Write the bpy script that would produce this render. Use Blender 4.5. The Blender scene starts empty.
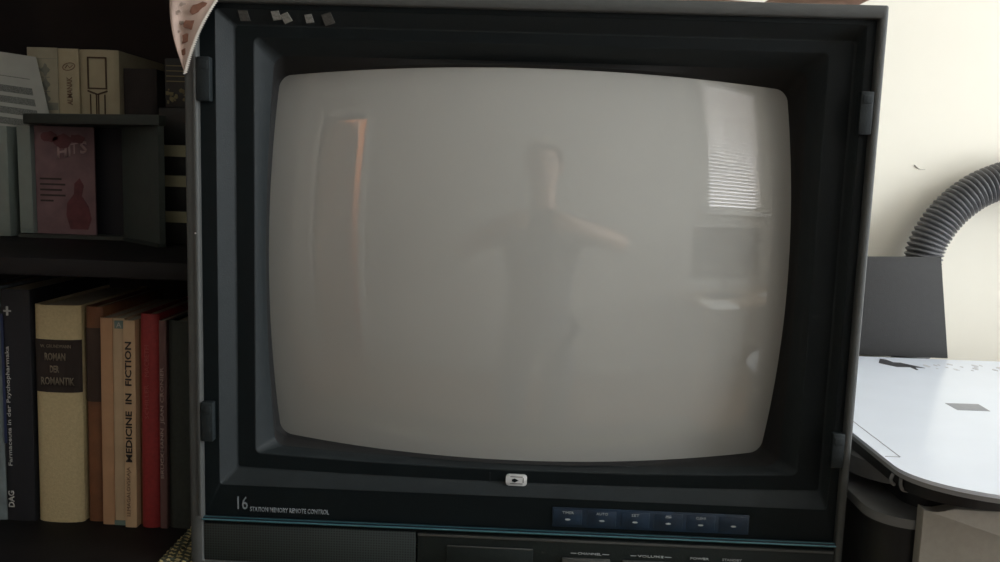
import bpy, bmesh, math, random
from mathutils import Vector, Matrix
random.seed(7)
PI = math.pi
sc = bpy.context.scene
col = sc.collection
OZ = 1.25            # height of the phone above the floor; z values below are measured from it
D = 0.72             # phone to television front

# ------------------------------------------------------------------ materials
def mat(name, c, rough=.6, noise=0, nscale=40, bump=0, bscale=300, coat=0, spec=.5, metal=0, emit=0, trans=0, coat_rough=.03):
    m = bpy.data.materials.new(name); m.use_nodes = True
    nt = m.node_tree; b = nt.nodes['Principled BSDF']
    b.inputs['Base Color'].default_value = (*c, 1)
    b.inputs['Roughness'].default_value = rough
    b.inputs['Specular IOR Level'].default_value = spec
    b.inputs['Metallic'].default_value = metal
    b.inputs['Coat Weight'].default_value = coat
    b.inputs['Coat Roughness'].default_value = coat_rough
    if emit:
        b.inputs['Emission Color'].default_value = (*c, 1); b.inputs['Emission Strength'].default_value = emit
    tc = nt.nodes.new('ShaderNodeTexCoord')
    if noise:
        n = nt.nodes.new('ShaderNodeTexNoise'); n.inputs['Scale'].default_value = nscale; n.inputs['Detail'].default_value = 5
        nt.links.new(tc.outputs['Object'], n.inputs['Vector'])
        r = nt.nodes.new('ShaderNodeMapRange')
        r.inputs[1].default_value = .3; r.inputs[2].default_value = .7
        r.inputs[3].default_value = 1 - noise; r.inputs[4].default_value = 1 + noise
        nt.links.new(n.outputs['Fac'], r.inputs[0])
        mx = nt.nodes.new('ShaderNodeVectorMath'); mx.operation = 'SCALE'; mx.inputs[0].default_value = c
        nt.links.new(r.outputs[0], mx.inputs['Scale']); nt.links.new(mx.outputs[0], b.inputs['Base Color'])
    if bump:
        n2 = nt.nodes.new('ShaderNodeTexNoise'); n2.inputs['Scale'].default_value = bscale
        nt.links.new(tc.outputs['Object'], n2.inputs['Vector'])
        bp = nt.nodes.new('ShaderNodeBump'); bp.inputs['Strength'].default_value = bump; bp.inputs['Distance'].default_value = .001
        nt.links.new(n2.outputs['Fac'], bp.inputs['Height']); nt.links.new(bp.outputs[0], b.inputs['Normal'])
    if trans:
        tr = nt.nodes.new('ShaderNodeBsdfTranslucent'); tr.inputs[0].default_value = (*c, 1)
        ms = nt.nodes.new('ShaderNodeMixShader'); ms.inputs[0].default_value = trans
        out = nt.nodes['Material Output']
        nt.links.new(b.outputs[0], ms.inputs[1]); nt.links.new(tr.outputs[0], ms.inputs[2]); nt.links.new(ms.outputs[0], out.inputs[0])
    return m

M = {}
M['lip'] = mat('lip_plastic', (.050, .052, .049), .62, .08, 60, .15, 900)
M['bezel'] = mat('charcoal_plastic', (.0120, .0160, .0175), .6, .08, 60, .2, 900, spec=.24)
M['recess'] = mat('black_recess_plastic', (.0035, .006, .007), .5, .1, 60, .1, 900, spec=.15)
M['trimback'] = mat('dark_navy_trim', (.002, .010, .020), .4)
M['panel'] = mat('lower_panel_plastic', (.008, .012, .012), .5, .1, 60, .2, 700, spec=.3)
M['gasket'] = mat('black_rubber', (.006, .006, .006), .8)
M['screen'] = mat('picture_tube_glass', (.345, .342, .32), .6, .02, 8, coat=1, spec=.2, coat_rough=.012)
M['screen'].node_tree.nodes['Principled BSDF'].inputs['Coat IOR'].default_value = 1.7
M['teal'] = mat('teal_trim', (.05, .15, .18), .3, metal=.5, coat=.5)
M['navy'] = mat('navy_button_film', (.004, .016, .036), .4, .25, 90, coat=.1)
M['print'] = mat('pale_grey_print', (.30, .32, .32), .6)
M['dimprint'] = mat('dim_grey_print', (.17, .19, .20), .6)
M['silver'] = mat('silver_badge', (.62, .62, .62), .35, metal=.3)
M['tape'] = mat('tape_residue', (.26, .26, .24), .7, .3, 500)
M['tapedim'] = mat('tape_residue_faint', (.085, .085, .08), .7, .3, 500)
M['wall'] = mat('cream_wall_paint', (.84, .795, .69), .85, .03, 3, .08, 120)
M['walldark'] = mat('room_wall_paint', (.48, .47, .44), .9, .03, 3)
M['ceil'] = mat('ceiling_paint', (.8, .79, .76), .9)
M['unit'] = mat('dark_brown_stained_wood', (.0055, .0045, .0045), .6, .35, 25, .1, 200, spec=.2)
M['unitback'] = mat('unit_back_panel', (.012, .006, .005), .8, .3, 12)
M['white'] = mat('white_lid_plastic', (.74, .79, .88), .32, .015, 20, .08, 500, coat=.3)
M['lidrim'] = mat('grey_lid_rim', (.30, .31, .32), .5)
M['black'] = mat('black_printer_plastic', (.010, .010, .011), .45, .1, 80)
M['greyplastic'] = mat('grey_printer_plastic', (.17, .172, .172), .4, .08, 60)
M['silverplastic'] = mat('silver_printer_panel', (.33, .31, .27), .45, .05, 200, .1, 900)
M['support'] = mat('dark_support_plastic', (.024, .023, .0225), .75, .08, 200, .15, 900)
M['decal'] = mat('grey_decal', (.27, .28, .30), .5, .05, 200)
M['decaldark'] = mat('dark_torn_decal', (.035, .035, .04), .6)
M['faint'] = mat('faint_printing', (.52, .52, .55), .6)
M['hose'] = mat('grey_hose_plastic', (.115, .115, .120), .33, .05, 60)
M['cloth'] = mat('pink_cloth', (.54, .41, .35), .9, .10, 90, .5, 1500)
M['motif'] = mat('brown_cloth_print', (.19, .085, .055), .9, .2, 300)
M['motifdim'] = mat('grey_brown_cloth_print', (.40, .31, .26), .9, .2, 300)
M['crochet'] = mat('white_crochet_thread', (.80, .76, .70), .9, .1, 900)
M['mirrorfree'] = mat('door_wood', (.35, .17, .08), .5, .2, 20)
M['floor'] = mat('parquet_floor', (.22, .13, .075), .4, .2, 14)
M['desk'] = mat('beech_desk', (.30, .21, .13), .5, .15, 20)

def striped(name, a, b_, scale, rot=0, rough=.8):
    m = bpy.data.materials.new(name); m.use_nodes = True; nt = m.node_tree; b = nt.nodes['Principled BSDF']
    b.inputs['Roughness'].default_value = rough
    tc = nt.nodes.new('ShaderNodeTexCoord'); mp = nt.nodes.new('ShaderNodeMapping'); mp.inputs['Rotation'].default_value[2] = rot
    br = nt.nodes.new('ShaderNodeTexBrick'); br.inputs['Scale'].default_value = scale
    br.inputs['Color1'].default_value = (*a, 1); br.inputs['Color2'].default_value = (*[x * .8 for x in a], 1)
    br.inputs['Mortar'].default_value = (*b_, 1); br.inputs['Mortar Size'].default_value = .09
    br.inputs['Brick Width'].default_value = .55; br.inputs['Row Height'].default_value = .32
    nt.links.new(tc.outputs['Object'], mp.inputs[0]); nt.links.new(mp.outputs[0], br.inputs['Vector']); nt.links.new(br.outputs['Color'], b.inputs['Base Color'])
    bp = nt.nodes.new('ShaderNodeBump'); bp.inputs['Strength'].default_value = .6; bp.inputs['Distance'].default_value = .001
    nt.links.new(br.outputs['Fac'], bp.inputs['Height']); bp.invert = True; nt.links.new(bp.outputs[0], b.inputs['Normal'])
    return m
M['mat'] = striped('gold_woven_straw', (.42, .34, .15), (.03, .035, .02), 60, .5)

def grille_mat():
    m = mat('perforated_grille', (.026, .036, .036), .55); nt = m.node_tree; b = nt.nodes['Principled BSDF']
    tc = nt.nodes.new('ShaderNodeTexCoord'); v = nt.nodes.new('ShaderNodeTexVoronoi'); v.inputs['Scale'].default_value = 420; v.inputs['Randomness'].default_value = 0
    nt.links.new(tc.outputs['Object'], v.inputs['Vector'])
    r = nt.nodes.new('ShaderNodeMapRange'); r.inputs[1].default_value = .25; r.inputs[2].default_value = .45
    nt.links.new(v.outputs['Distance'], r.inputs[0])
    mx = nt.nodes.new('ShaderNodeVectorMath'); mx.operation = 'SCALE'; mx.inputs[0].default_value = (.020, .028, .028)
    nt.links.new(r.outputs[0], mx.inputs['Scale']); nt.links.new(mx.outputs[0], b.inputs['Base Color'])
    return m
M['grille'] = grille_mat()

# ------------------------------------------------------------------ builders
def thing(name, label, cat, loc, group=None, kind=None):
    o = bpy.data.objects.new(name, None); col.objects.link(o)
    o.location = (loc[0], loc[1], loc[2] + OZ); o.empty_display_size = .05
    if label: o['label'] = label
    if cat: o['category'] = cat
    if group: o['group'] = group
    if kind: o['kind'] = kind
    bpy.context.view_layer.update()
    return o

def base_of(p):
    v = Vector((0, 0, 0))
    while p is not None:
        v = v + p.location; p = p.parent
    return v

def obj(name, bm, mats, parent=None, smooth=True, label=None, cat=None, group=None, kind=None, recalc=True, angle=35):
    """link a bmesh whose coordinates are phone-relative as one object"""
    if recalc: bmesh.ops.recalc_face_normals(bm, faces=bm.faces)
    off = base_of(parent)
    if parent is None:                      # origin at base centre
        xs = [v.co for v in bm.verts]
        c = Vector(((min(v.x for v in xs) + max(v.x for v in xs)) / 2, (min(v.y for v in xs) + max(v.y for v in xs)) / 2, min(v.z for v in xs) + OZ))
    else: c = off
    for v in bm.verts: v.co = v.co + Vector((0, 0, OZ)) - c
    me = bpy.data.meshes.new(name); bm.to_mesh(me); bm.free()
    o = bpy.data.objects.new(name, me); col.objects.link(o)
    for m in (mats if isinstance(mats, (list, tuple)) else [mats]): me.materials.append(M[m] if isinstance(m, str) else m)
    if smooth:
        for p in me.polygons: p.use_smooth = True
        try: me.set_sharp_from_angle(angle=math.radians(angle))
        except Exception: pass
    if parent is not None: o.parent = parent
    else: o.location = c
    if label: o['label'] = label
    if cat: o['category'] = cat
    if group: o['group'] = group
    if kind: o['kind'] = kind
    return o

def add_box(bm, x0, x1, y0, y1, z0, z1, bev=0, mi=0, rot=0, piv=None, seg=2):
    r = bmesh.ops.create_cube(bm, size=1); vs = r['verts']
    for v in vs: v.co = Vector(((x0 + x1) / 2 + v.co.x * (x1 - x0), (y0 + y1) / 2 + v.co.y * (y1 - y0), (z0 + z1) / 2 + v.co.z * (z1 - z0)))
    fs = list({f for v in vs for f in v.link_faces})
    if bev:
        es = list({e for v in vs for e in v.link_edges})
        rr = bmesh.ops.bevel(bm, geom=es, offset=bev, segments=seg, profile=.5, affect='EDGES')
        vs = list({v for f in rr['faces'] for v in f.verts} | {v for v in vs if v.is_valid})
        fs = list({f for v in vs for f in v.link_faces})
    for f in fs: f.material_index = mi
    if rot:
        p = Vector(piv) if piv else Vector(((x0 + x1) / 2, (y0 + y1) / 2, 0))
        bmesh.ops.rotate(bm, verts=vs, cent=p, matrix=Matrix.Rotation(rot, 3, 'Z'))
    return vs

def box(*a, **k):
    bm = bmesh.new(); add_box(bm, *a, **k); return bm

def add_prism(bm, pts, z0, z1, mi=0, axis='z', bev=0):
    """extrude an outline; axis z: pts=(x,y); axis y: pts=(x,z), z0/z1 are y; axis x: pts=(y,z)"""
    def P(p, t):
        return {'z': (p[0], p[1], t), 'y': (p[0], t, p[1]), 'x': (t, p[0], p[1])}[axis]
    a = [bm.verts.new(P(p, z0)) for p in pts]; b = [bm.verts.new(P(p, z1)) for p in pts]
    n = len(pts); fs = [bm.faces.new(a), bm.faces.new(b)]
    for i in range(n): fs.append(bm.faces.new((a[i], a[(i + 1) % n], b[(i + 1) % n], b[i])))
    for f in fs: f.material_index = mi
    if bev:
        es = [e for e in fs[0].edges] + [e for e in fs[1].edges]
        bmesh.ops.bevel(bm, geom=es, offset=bev, segments=2, profile=.5, affect='EDGES')
    return a + b

def rring(L, R, B, T, rad, Y, bul=(0, 0, 0, 0), n=26, m=7, ry=None):
    """rounded rectangle in the X-Z plane, sides may bulge outward (left,right,top,bottom)"""
    ry = ry or rad
    pts = []
    def side(p, q, nrm, b):
        for i in range(n):
            t = i / n; s = 2 * t - 1
            pts.append((p[0] + (q[0] - p[0]) * t + nrm[0] * b * (1 - s * s), p[1] + (q[1] - p[1]) * t + nrm[1] * b * (1 - s * s)))
    def corner(cx, cz, a0):
        for i in range(m):
            a = a0 + (PI / 2) * i / m
            pts.append((cx + rad * math.cos(a), cz + ry * math.sin(a)))
    side((L + rad, B), (R - rad, B), (0, -1), bul[3]); corner(R - rad, B + ry, -PI / 2)
    side((R, B + ry), (R, T - ry), (1, 0), bul[1]); corner(R - rad, T - ry, 0)
    side((R - rad, T), (L + rad, T), (0, 1), bul[2]); corner(L + rad, T - ry, PI / 2)
    side((L, T - ry), (L, B + ry), (-1, 0), bul[0]); corner(L + rad, B + ry, PI)
    return [Vector((x, Y(x, z) if callable(Y) else Y, z)) for x, z in pts]

def loft(rings, closed=True, cap=None, mi=0, bm=None):
    bm = bm or bmesh.new(); vr = [[bm.verts.new(p) for p in r] for r in rings]
    n = len(rings[0])
    for a, b in zip(vr, vr[1:]):
        for i in range(n if closed else n - 1):
            f = bm.faces.new((a[i], a[(i + 1) % n], b[(i + 1) % n], b[i])); f.material_index = mi
    if cap in ('start', 'both'): bm.faces.new(vr[0]).material_index = mi
    if cap in ('end', 'both'): bm.faces.new(vr[-1]).material_index = mi
    return bm

def add_tube(bm, pts, rads, seg=16, mi=0, cap=True):
    pts = [Vector(p) for p in pts]; n = len(pts)
    if not isinstance(rads, (list, tuple)): rads = [rads] * n
    t = (pts[1] - pts[0]).normalized(); up = Vector((0, 1, 0)) if abs(t.y) < .9 else Vector((1, 0, 0))
    u = t.cross(up).normalized(); rows = []
    for i in range(n):
        tt = (pts[min(i + 1, n - 1)] - pts[max(i - 1, 0)]).normalized()
        u = (u - tt * u.dot(tt)).normalized(); w = tt.cross(u)
        rows.append([bm.verts.new(pts[i] + (u * math.cos(2 * PI * k / seg) + w * math.sin(2 * PI * k / seg)) * rads[i]) for k in range(seg)])
    for a, b in zip(rows, rows[1:]):
        for k in range(seg):
            bm.faces.new((a[k], a[(k + 1) % seg], b[(k + 1) % seg], b[k])).material_index = mi
    if cap:
        bm.faces.new(rows[0]).material_index = mi; bm.faces.new(rows[-1]).material_index = mi

def tube(*a, **k):
    bm = bmesh.new(); add_tube(bm, *a, **k); return bm

def spline(P, n):
    P = [Vector(p) for p in P]; out = []
    Q = [P[0] * 2 - P[1]] + P + [P[-1] * 2 - P[-2]]
    for i in range(len(P) - 1):
        a, b, c, d = Q[i:i + 4]
        for k in range(n):
            t = k / n
            out.append(.5 * ((2 * b) + (c - a) * t + (2 * a - 5 * b + 4 * c - d) * t * t + (3 * b - a - 3 * c + d) * t ** 3))
    out.append(P[-1]); return out

def text_bm(s, x0, x1, z0, z1, y, vertical=False, depth=.0003, bold=0, facing='front', bm=None, slant=0):
    """lettering fitted to the rectangle x0..x1, z0..z1 at depth y, facing -Y; vertical text reads upward"""
    cu = bpy.data.curves.new('lettering', 'FONT'); cu.body = s; cu.size = 1; cu.resolution_u = 2
    cu.extrude = 0.0; cu.offset = bold; cu.shear = slant
    to = bpy.data.objects.new('lettering_tmp', cu); col.objects.link(to); bpy.context.view_layer.update()
    dg = bpy.context.evaluated_depsgraph_get()
    me = bpy.data.meshes.new_from_object(to.evaluated_get(dg))
    bpy.data.objects.remove(to); bpy.data.curves.remove(cu)
    b2 = bmesh.new(); b2.from_mesh(me); bpy.data.meshes.remove(me)
    xs = [v.co.x for v in b2.verts]; ys = [v.co.y for v in b2.verts]
    ax, bx, ay, by = min(xs), max(xs), min(ys), max(ys)
    for v in b2.verts:
        u = (v.co.x - ax) / (bx - ax); w = (v.co.y - ay) / (by - ay)
        if vertical == 'up': v.co = Vector((x1 - w * (x1 - x0), y, z0 + u * (z1 - z0)))
        elif vertical: v.co = Vector((x0 + w * (x1 - x0), y, z1 - u * (z1 - z0)))
        else: v.co = Vector((x0 + u * (x1 - x0), y, z0 + w * (z1 - z0)))
    r = bmesh.ops.extrude_face_region(b2, geom=list(b2.faces))
    for g in r['geom']:
        if isinstance(g, bmesh.types.BMVert): g.co.y -= depth
    if bm is not None:
        tmp = bpy.data.meshes.new('t'); b2.to_mesh(tmp); b2.free(); bm.from_mesh(tmp); bpy.data.meshes.remove(tmp); return bm
    return b2

# ------------------------------------------------------------------ the room
XL, XR, YB, YF, ZT, ZF = -2.6, 2.5, .50, -2.2, 1.55, -OZ
def holed_wall(axis, c0, c1, a0, a1, holes):
    """wall slab: axis 'y' spans X a0..a1, axis 'x' spans Y a0..a1; holes (h0,h1,z0,z1)"""
    bm = bmesh.new()
    def bx(p, q, z0, z1):
        if q - p < 1e-5 or z1 - z0 < 1e-5: return
        if axis == 'y': add_box(bm, p, q, c0, c1, z0, z1)
        else: add_box(bm, c0, c1, p, q, z0, z1)
    cur = a0
    for h0, h1, z0, z1 in sorted(holes):
        bx(cur, h0, ZF, ZT); bx(h0, h1, ZF, z0); bx(h0, h1, z1, ZT); cur = h1
    bx(cur, a1, ZF, ZT)
    return bm
W1 = (1.58, 2.28, .17, 1.40)
W2 = (-1.40, .20, -.35, 1.42)
DR = (-2.0, -1.45, ZF, .95)
wb = obj('wall_back', box(XL, XR, YB, YB + .1, ZF, ZT), 'wall', kind='structure', smooth=False)
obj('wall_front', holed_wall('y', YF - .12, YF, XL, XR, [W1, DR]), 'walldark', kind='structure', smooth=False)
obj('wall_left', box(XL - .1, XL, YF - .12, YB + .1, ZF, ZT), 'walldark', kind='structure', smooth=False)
obj('wall_right', holed_wall('x', XR, XR + .12, YF - .12, YB + .1, [W2]), 'wall', kind='structure', smooth=False)
obj('floor', box(XL - .1, XR + .12, YF - 1.4, YB + .1, ZF - .05, ZF), 'floor', kind='structure', smooth=False)
obj('ceiling', box(XL - .1, XR + .12, YF - 1.4, YB + .1, ZT, ZT + .05), 'ceil', kind='structure', smooth=False)
obj('baseboard_back', box(XL, XR, YB - .012, YB, ZF, ZF + .08, bev=.003), 'ceil', kind='structure')
# a faint scuff on the wall beside the hose
bs = bmesh.new()
sp = spline([(.540, YB, .031), (.5435, YB, .028), (.548, YB, .0255), (.556, YB, .0250)], 5)
add_tube(bs, [p + Vector((0, -.0003, 0)) for p in sp], [.0003, .0009, .0012, .0012, .001, .0012, .0011, .001, .0008, .0006, .0005, .0004, .0004, .0003, .0003, .0002][:len(sp)], 8)
obj('scuff_mark', bs, mat('faded_scuff', (.42, .39, .34), .9), wb)

def window_frame(name, axis, c, a0, a1, z0, z1, bars):
    bm = bmesh.new(); w = .045
    def bx(p, q, r, s):
        if axis == 'y': add_box(bm, p, q, c - .09, c - .04, r, s, bev=.004)
        else: add_box(bm, c + .04, c + .09, p, q, r, s, bev=.004)
    bx(a0, a1, z0, z0 + w); bx(a0, a1, z1 - w, z1); bx(a0, a0 + w, z0 + w, z1 - w); bx(a1 - w, a1, z0 + w, z1 - w)
    for k in range(bars):
        m_ = a0 + (a1 - a0) * (k + 1) / (bars + 1); bx(m_ - .025, m_ + .025, z0 + w, z1 - w)
    return obj(name, bm, 'ceil', kind='structure')
w1 = window_frame('window_1', 'y', YF, *W1, 0)
w2 = window_frame('added_window', 'x', XR, *W2, 1)  # unseen side window, added to let in the key light
obj('sill', box(W1[0] - .06, W1[1] + .06, YF - .1, YF + .08, W1[2] - .03, W1[2], bev=.005), 'ceil', w1)
obj('sill', box(XR - .08, XR + .1, W2[0] - .06, W2[1] + .06, W2[2] - .03, W2[2], bev=.005), 'ceil', w2)
# made-up hallway and ajar door, added for the warm streak reflected in the glass
M['hall'] = mat('added_hall_paint', (.75, .45, .25), .8)
hb = bmesh.new()
add_box(hb, DR[0] - .3, DR[1] + .3, YF - 1.2, YF - 1.15, ZF, ZT); add_box(hb, DR[0] - .35, DR[0] - .3, YF - 1.2, YF - .12, ZF, ZT); add_box(hb, DR[1] + .3, DR[1] + .35, YF - 1.2, YF - .12, ZF, ZT)
obj('added_hall_walls', hb, M['hall'], kind='structure', smooth=False)
tb = bmesh.new()
for p in ((DR[0] - .06, DR[0], ZF, DR[3]), (DR[1], DR[1] + .06, ZF, DR[3]), (DR[0] - .06, DR[1] + .06, DR[3], DR[3] + .06)): add_box(tb, p[0], p[1], YF - .13, YF + .015, p[2], p[3], bev=.004)
obj('added_door_trim', tb, 'ceil', kind='structure')
dd = box(DR[0] - .02, DR[1] - .18, YF - .10, YF - .06, ZF + .01, DR[3] - .005, bev=.003, rot=-.35, piv=(DR[0] - .02, YF - .08, 0))
d1 = obj('added_door', dd, 'mirrorfree', kind='structure')
hd = bmesh.new(); add_tube(hd, [(DR[1] - .32, YF - .09 - .06, -.2), (DR[1] - .32, YF - .0 - .06, -.2), (DR[1] - .42, YF - .0 - .06, -.2)], .009, 10)
obj('added_door_handle', hd, 'silver', d1)

# blind in the window behind the photographer
M['slat'] = mat('white_blind_slat', (.85, .83, .80), .5, trans=.35)
bl = thing('venetian_blind', 'white slatted blind drawn down over the window behind the photographer', 'blind', ((W1[0] + W1[1]) / 2, YF, W1[2]))
b = bmesh.new(); z = W1[2] + .04
while z < W1[3] - .05:
    add_box(b, W1[0] + .01, W1[1] - .01, YF - .020, YF + .006, z, z + .0012)
    z += .032
for v in b.verts: v.co.z += (v.co.y - YF + .007) * .75
obj('slats', b, M['slat'], bl, smooth=False)
obj('head_rail', box(W1[0] + .005, W1[1] - .005, YF - .03, YF + .01, W1[3] - .045, W1[3] - .002, bev=.003), 'ceil', bl)
obj('bottom_rail', box(W1[0] + .01, W1[1] - .01, YF - .02, YF + .006, W1[2] + .004, W1[2] + .022, bev=.003), 'ceil', bl)

# ------------------------------------------------------------------ television
tv = thing('television', 'dark charcoal tube television with a bulging grey screen, turned off', 'television', (0, .1, -.36))
Yg = lambda x, z: .02 + .9 - math.sqrt(max(.9 ** 2 - x * x - (z + .08) ** 2, 0))
LB = -.40 + .042                                # lowest edge of the set rests on its feet
TVB = -.356
def sq(L, R, B, T, rad, Y, **k): return rring(L, R, B, T, rad, Y, **k)
FB = -.3568                                     # bottom of the front frame
frame = [sq(-.2900, .2865, FB, .1440, .002, .052), sq(-.2915, .288, FB, .1455, .002, .046), sq(-.2915, .288, FB, .1455, .002, .0022),
         sq(-.2910, .2875, FB + .0005, .1450, .0019, .0008), sq(-.2898, .2863, FB + .001, .1438, .0017, 0),
         sq(-.2815, .2822, FB + .0020, .1360, .002, 0), sq(-.2805, .2815, FB + .0024, .1350, .002, .0008), sq(-.2800, .2810, FB + .0028, .1346, .002, .0022), sq(-.2800, .2810, FB + .0028, .1346, .002, .0075)]
obj('front_frame', loft(frame), 'lip', tv, angle=50)
# bead that runs down the left lip
obj('frame_bead', box(-.2838, -.2808, -.0012, .001, -.312, .128, bev=.0008), 'lip', tv)
# cabinet behind the frame
cab = [sq(-.250, .250, -.345, .130, .01, .050), sq(-.250, .250, -.345, .130, .01, .16), sq(-.19, .19, -.335, .09, .02, .30), sq(-.14, .14, -.31, .04, .02, .38)]
obj('cabinet', loft(cab, cap='end'), 'lip', tv, angle=40)
A_b = (0, 0, 0, .004)
# ring family, front to back
rp = [sq(-.2801, .2811, -.3136, .1347, .002, .006), sq(-.2668, .2738, -.2845, .1305, .003, .006, bul=(0, 0, 0, 0)), sq(-.2658, .2728, -.2838, .1297, .003, .0068)]
obj('recess_panel', loft(rp), 'recess', tv)
ob = [sq(-.2664, .2734, -.2841, .1301, .003, .0060), sq(-.2656, .2727, -.2836, .1294, .003, .0068), sq(-.2556, .2707, -.2732, .1201, .003, .0172, bul=A_b), sq(-.2548, .2698, -.2722, .1193, .003, .0180, bul=A_b), sq(-.2535, .2685, -.2712, .1182, .003, .0182, bul=A_b)]
obj('outer_bezel', loft(ob), 'bezel', tv, angle=50)
bg = [sq(-.2540, .2690, -.2716, .1187, .003, .0184, bul=A_b), sq(-.2375, .2485, -.2580, .1090, .005, .0184, bul=(.000, 0, 0, .006))]
obj('bezel_groove', loft(bg), 'recess', tv)
ib = [sq(-.2382, .2492, -.2586, .1096, .006, .0182, bul=(0, 0, 0, .006)), sq(-.2370, .2480, -.2577, .1085, .006, .0190, bul=(0, 0, 0, .006)),
      sq(-.2275, .2392, -.2576, .0975, .010, .0370, bul=(.0066, .0035, .001, .0070)), sq(-.2268, .2385, -.2570, .0967, .011, .0385, bul=(.0070, .0037, .001, .0074))]
obj('inner_bezel', loft(ib), 'bezel', tv, angle=50)
S0 = dict(L=-.2290, R=.2300, B=-.2538, T=.083, rad=.013); SB = (.0060, .0082, .0088, .0078)
def sring(k, dy=0):
    g = rring(S0['L'], S0['R'], S0['B'], S0['T'], S0['rad'], 0, bul=SB)
    cx, cz = .0005, -.0858; out = []
    for p in g:
        x = cx + (p.x - cx) * k; z = cz + (p.z - cz) * k
        out.append(Vector((x, Yg(x, z) + dy, z)))
    return out
ga = [ib[-1], sring(1.014, -.005), sring(1.009, -.003), sring(1.002, -.0008), sring(.999, .002)]
obj('screen_gasket', loft(ga), 'gasket', tv)
sr = [sring(1.03)] + [sring(1 - i / 40) for i in range(0, 40)]
bm = loft(sr); c = bm.verts.new((.0005, Yg(.0005, -.0858), -.0858)); bm.verts.ensure_lookup_table()
n = len(sr[0]); last = [bm.verts[(len(sr) - 1) * n + i] for i in range(n)]
for i in range(n): bm.faces.new((last[i], last[(i + 1) % n], c))
obj('screen', bm, 'screen', tv, angle=180, label='bulging pale grey glass of the picture tube')
# clips on the four corners of the lip
for x0, x1, z0, z1 in ((-.2800, -.2692, .0530, .0895), (-.2800, -.2697, -.2425, -.2072), (.2705, .2810, .0415, .0765), (.2706, .2810, -.2434, -.2130)):
    b = box(x0, x1, -.0015, .0065, z0, z1, bev=.0008)
    add_box(b, x0 + .0015, x1 - .0015, -.0022, -.001, z1 - .010, z1 - .003, bev=.0003)
    obj('hinge_clip', b, 'bezel', tv)
# emblem
b = bmesh.new()
em = rring(-.0102, .0088, -.2775, -.2675, .0028, .0172, n=4, m=5)
add_prism(b, [(p.x, p.z) for p in em], .0150, .0184, axis='y', bev=.0004)
bd = obj('badge', b, 'silver', tv, label='silver oblong badge with a dark arrow')
b = bmesh.new()
add_prism(b, [(-.0046, -.2715), (-.0020, -.2706), (.0014, -.2724), (-.0020, -.2742), (-.0046, -.2733)], .0146, .01505, axis='y')
add_box(b, -.0062, .0050, .0147, .01505, -.2693, -.2688); add_box(b, -.0062, .0050, .0147, .01505, -.2757, -.2752)
add_box(b, .0052, .0058, .0147, .01505, -.2745, -.2700)
obj('badge_emblem', b, 'recess', bd)
b = bmesh.new(); add_box(b, -.0250, -.0240, .0180, .0186, -.2765, -.2668); add_box(b, -.0250, -.0195, .0180, .0186, -.2775, -.2767)
obj('corner_mark', b, 'bezel', tv)
# tape residue on the top bevel
def on_bevel(z): return .0060 + (.1301 - z) / (.1301 - .1193) * .012
for x, zz, s, rot, k in ((-.2435, .1255, .0042, 0, 'tapedim'), (-.2160, .1262, .0036, .1, 'tape'), (-.2078, .1247, .0038, .35, 'tape'), (-.1885, .1247, .0034, .1, 'tape'), (-.1725, .1247, .0046, .25, 'tapedim')):
    b = bmesh.new(); q = []
    for dx, dz in ((-1, -1), (1, -.9), (.95, 1), (-.9, .95)):
        ux = dx * math.cos(rot) - dz * math.sin(rot); uz = dx * math.sin(rot) + dz * math.cos(rot)
        z_ = zz + uz * s * .85; q.append(Vector((x + ux * s, on_bevel(z_) - .0004, z_)))
    lo = [b.verts.new(p) for p in q]; hi = [b.verts.new(p + Vector((0, -.0004, -.0004))) for p in q]
    b.faces.new(lo); b.faces.new(hi)
    for i in range(4): b.faces.new((lo[i], lo[(i + 1) % 4], hi[(i + 1) % 4], hi[i]))
    obj('tape_scrap', b, k, tv, smooth=False)
# writing on the black strip
b = text_bm('STATION MEMORY REMOTE CONTROL', -.2392, -.1677, -.3082, -.3037, .0058, bold=.02)
obj('lettering', b, 'dimprint', tv, smooth=False)
b = text_bm('16', -.2505, -.2412, -.3066, -.2946, .0058, bold=.0)
obj('channel_number', b, 'dimprint', tv, smooth=False)
# navy film with the row of touch keys
film = obj('key_film', box(.0325, .2060, .0050, .0062, -.3098, -.2918, bev=.0005), 'navy', tv)
for i, x in enumerate((.0462, .0764, .1058, .1350, .1636, .1924)):
    kb = obj('touch_key', box(x - .0125, x + .0125, .0046, .0056, -.3075, -.2935, bev=.0004), 'navy', film)
    b = bmesh.new()
    if i < 5:
        w = (.0050, .0052, .0034, .0028, .0044)[i]
        text_bm(('TIMER', 'AUTO', 'SET', 'S', 'CLEAR')[i], x - w, x + w, -.2972, -.2950, .0045, bm=b)
    ms = [(x + .0024 * math.cos(a), -.3025 + .0008 * math.sin(a)) for a in [2 * PI * k / 12 for k in range(12)]]
    add_prism(b, ms, .0042, .0046, axis='y')
    obj('key_marking', b, 'print', kb, smooth=False)
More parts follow.
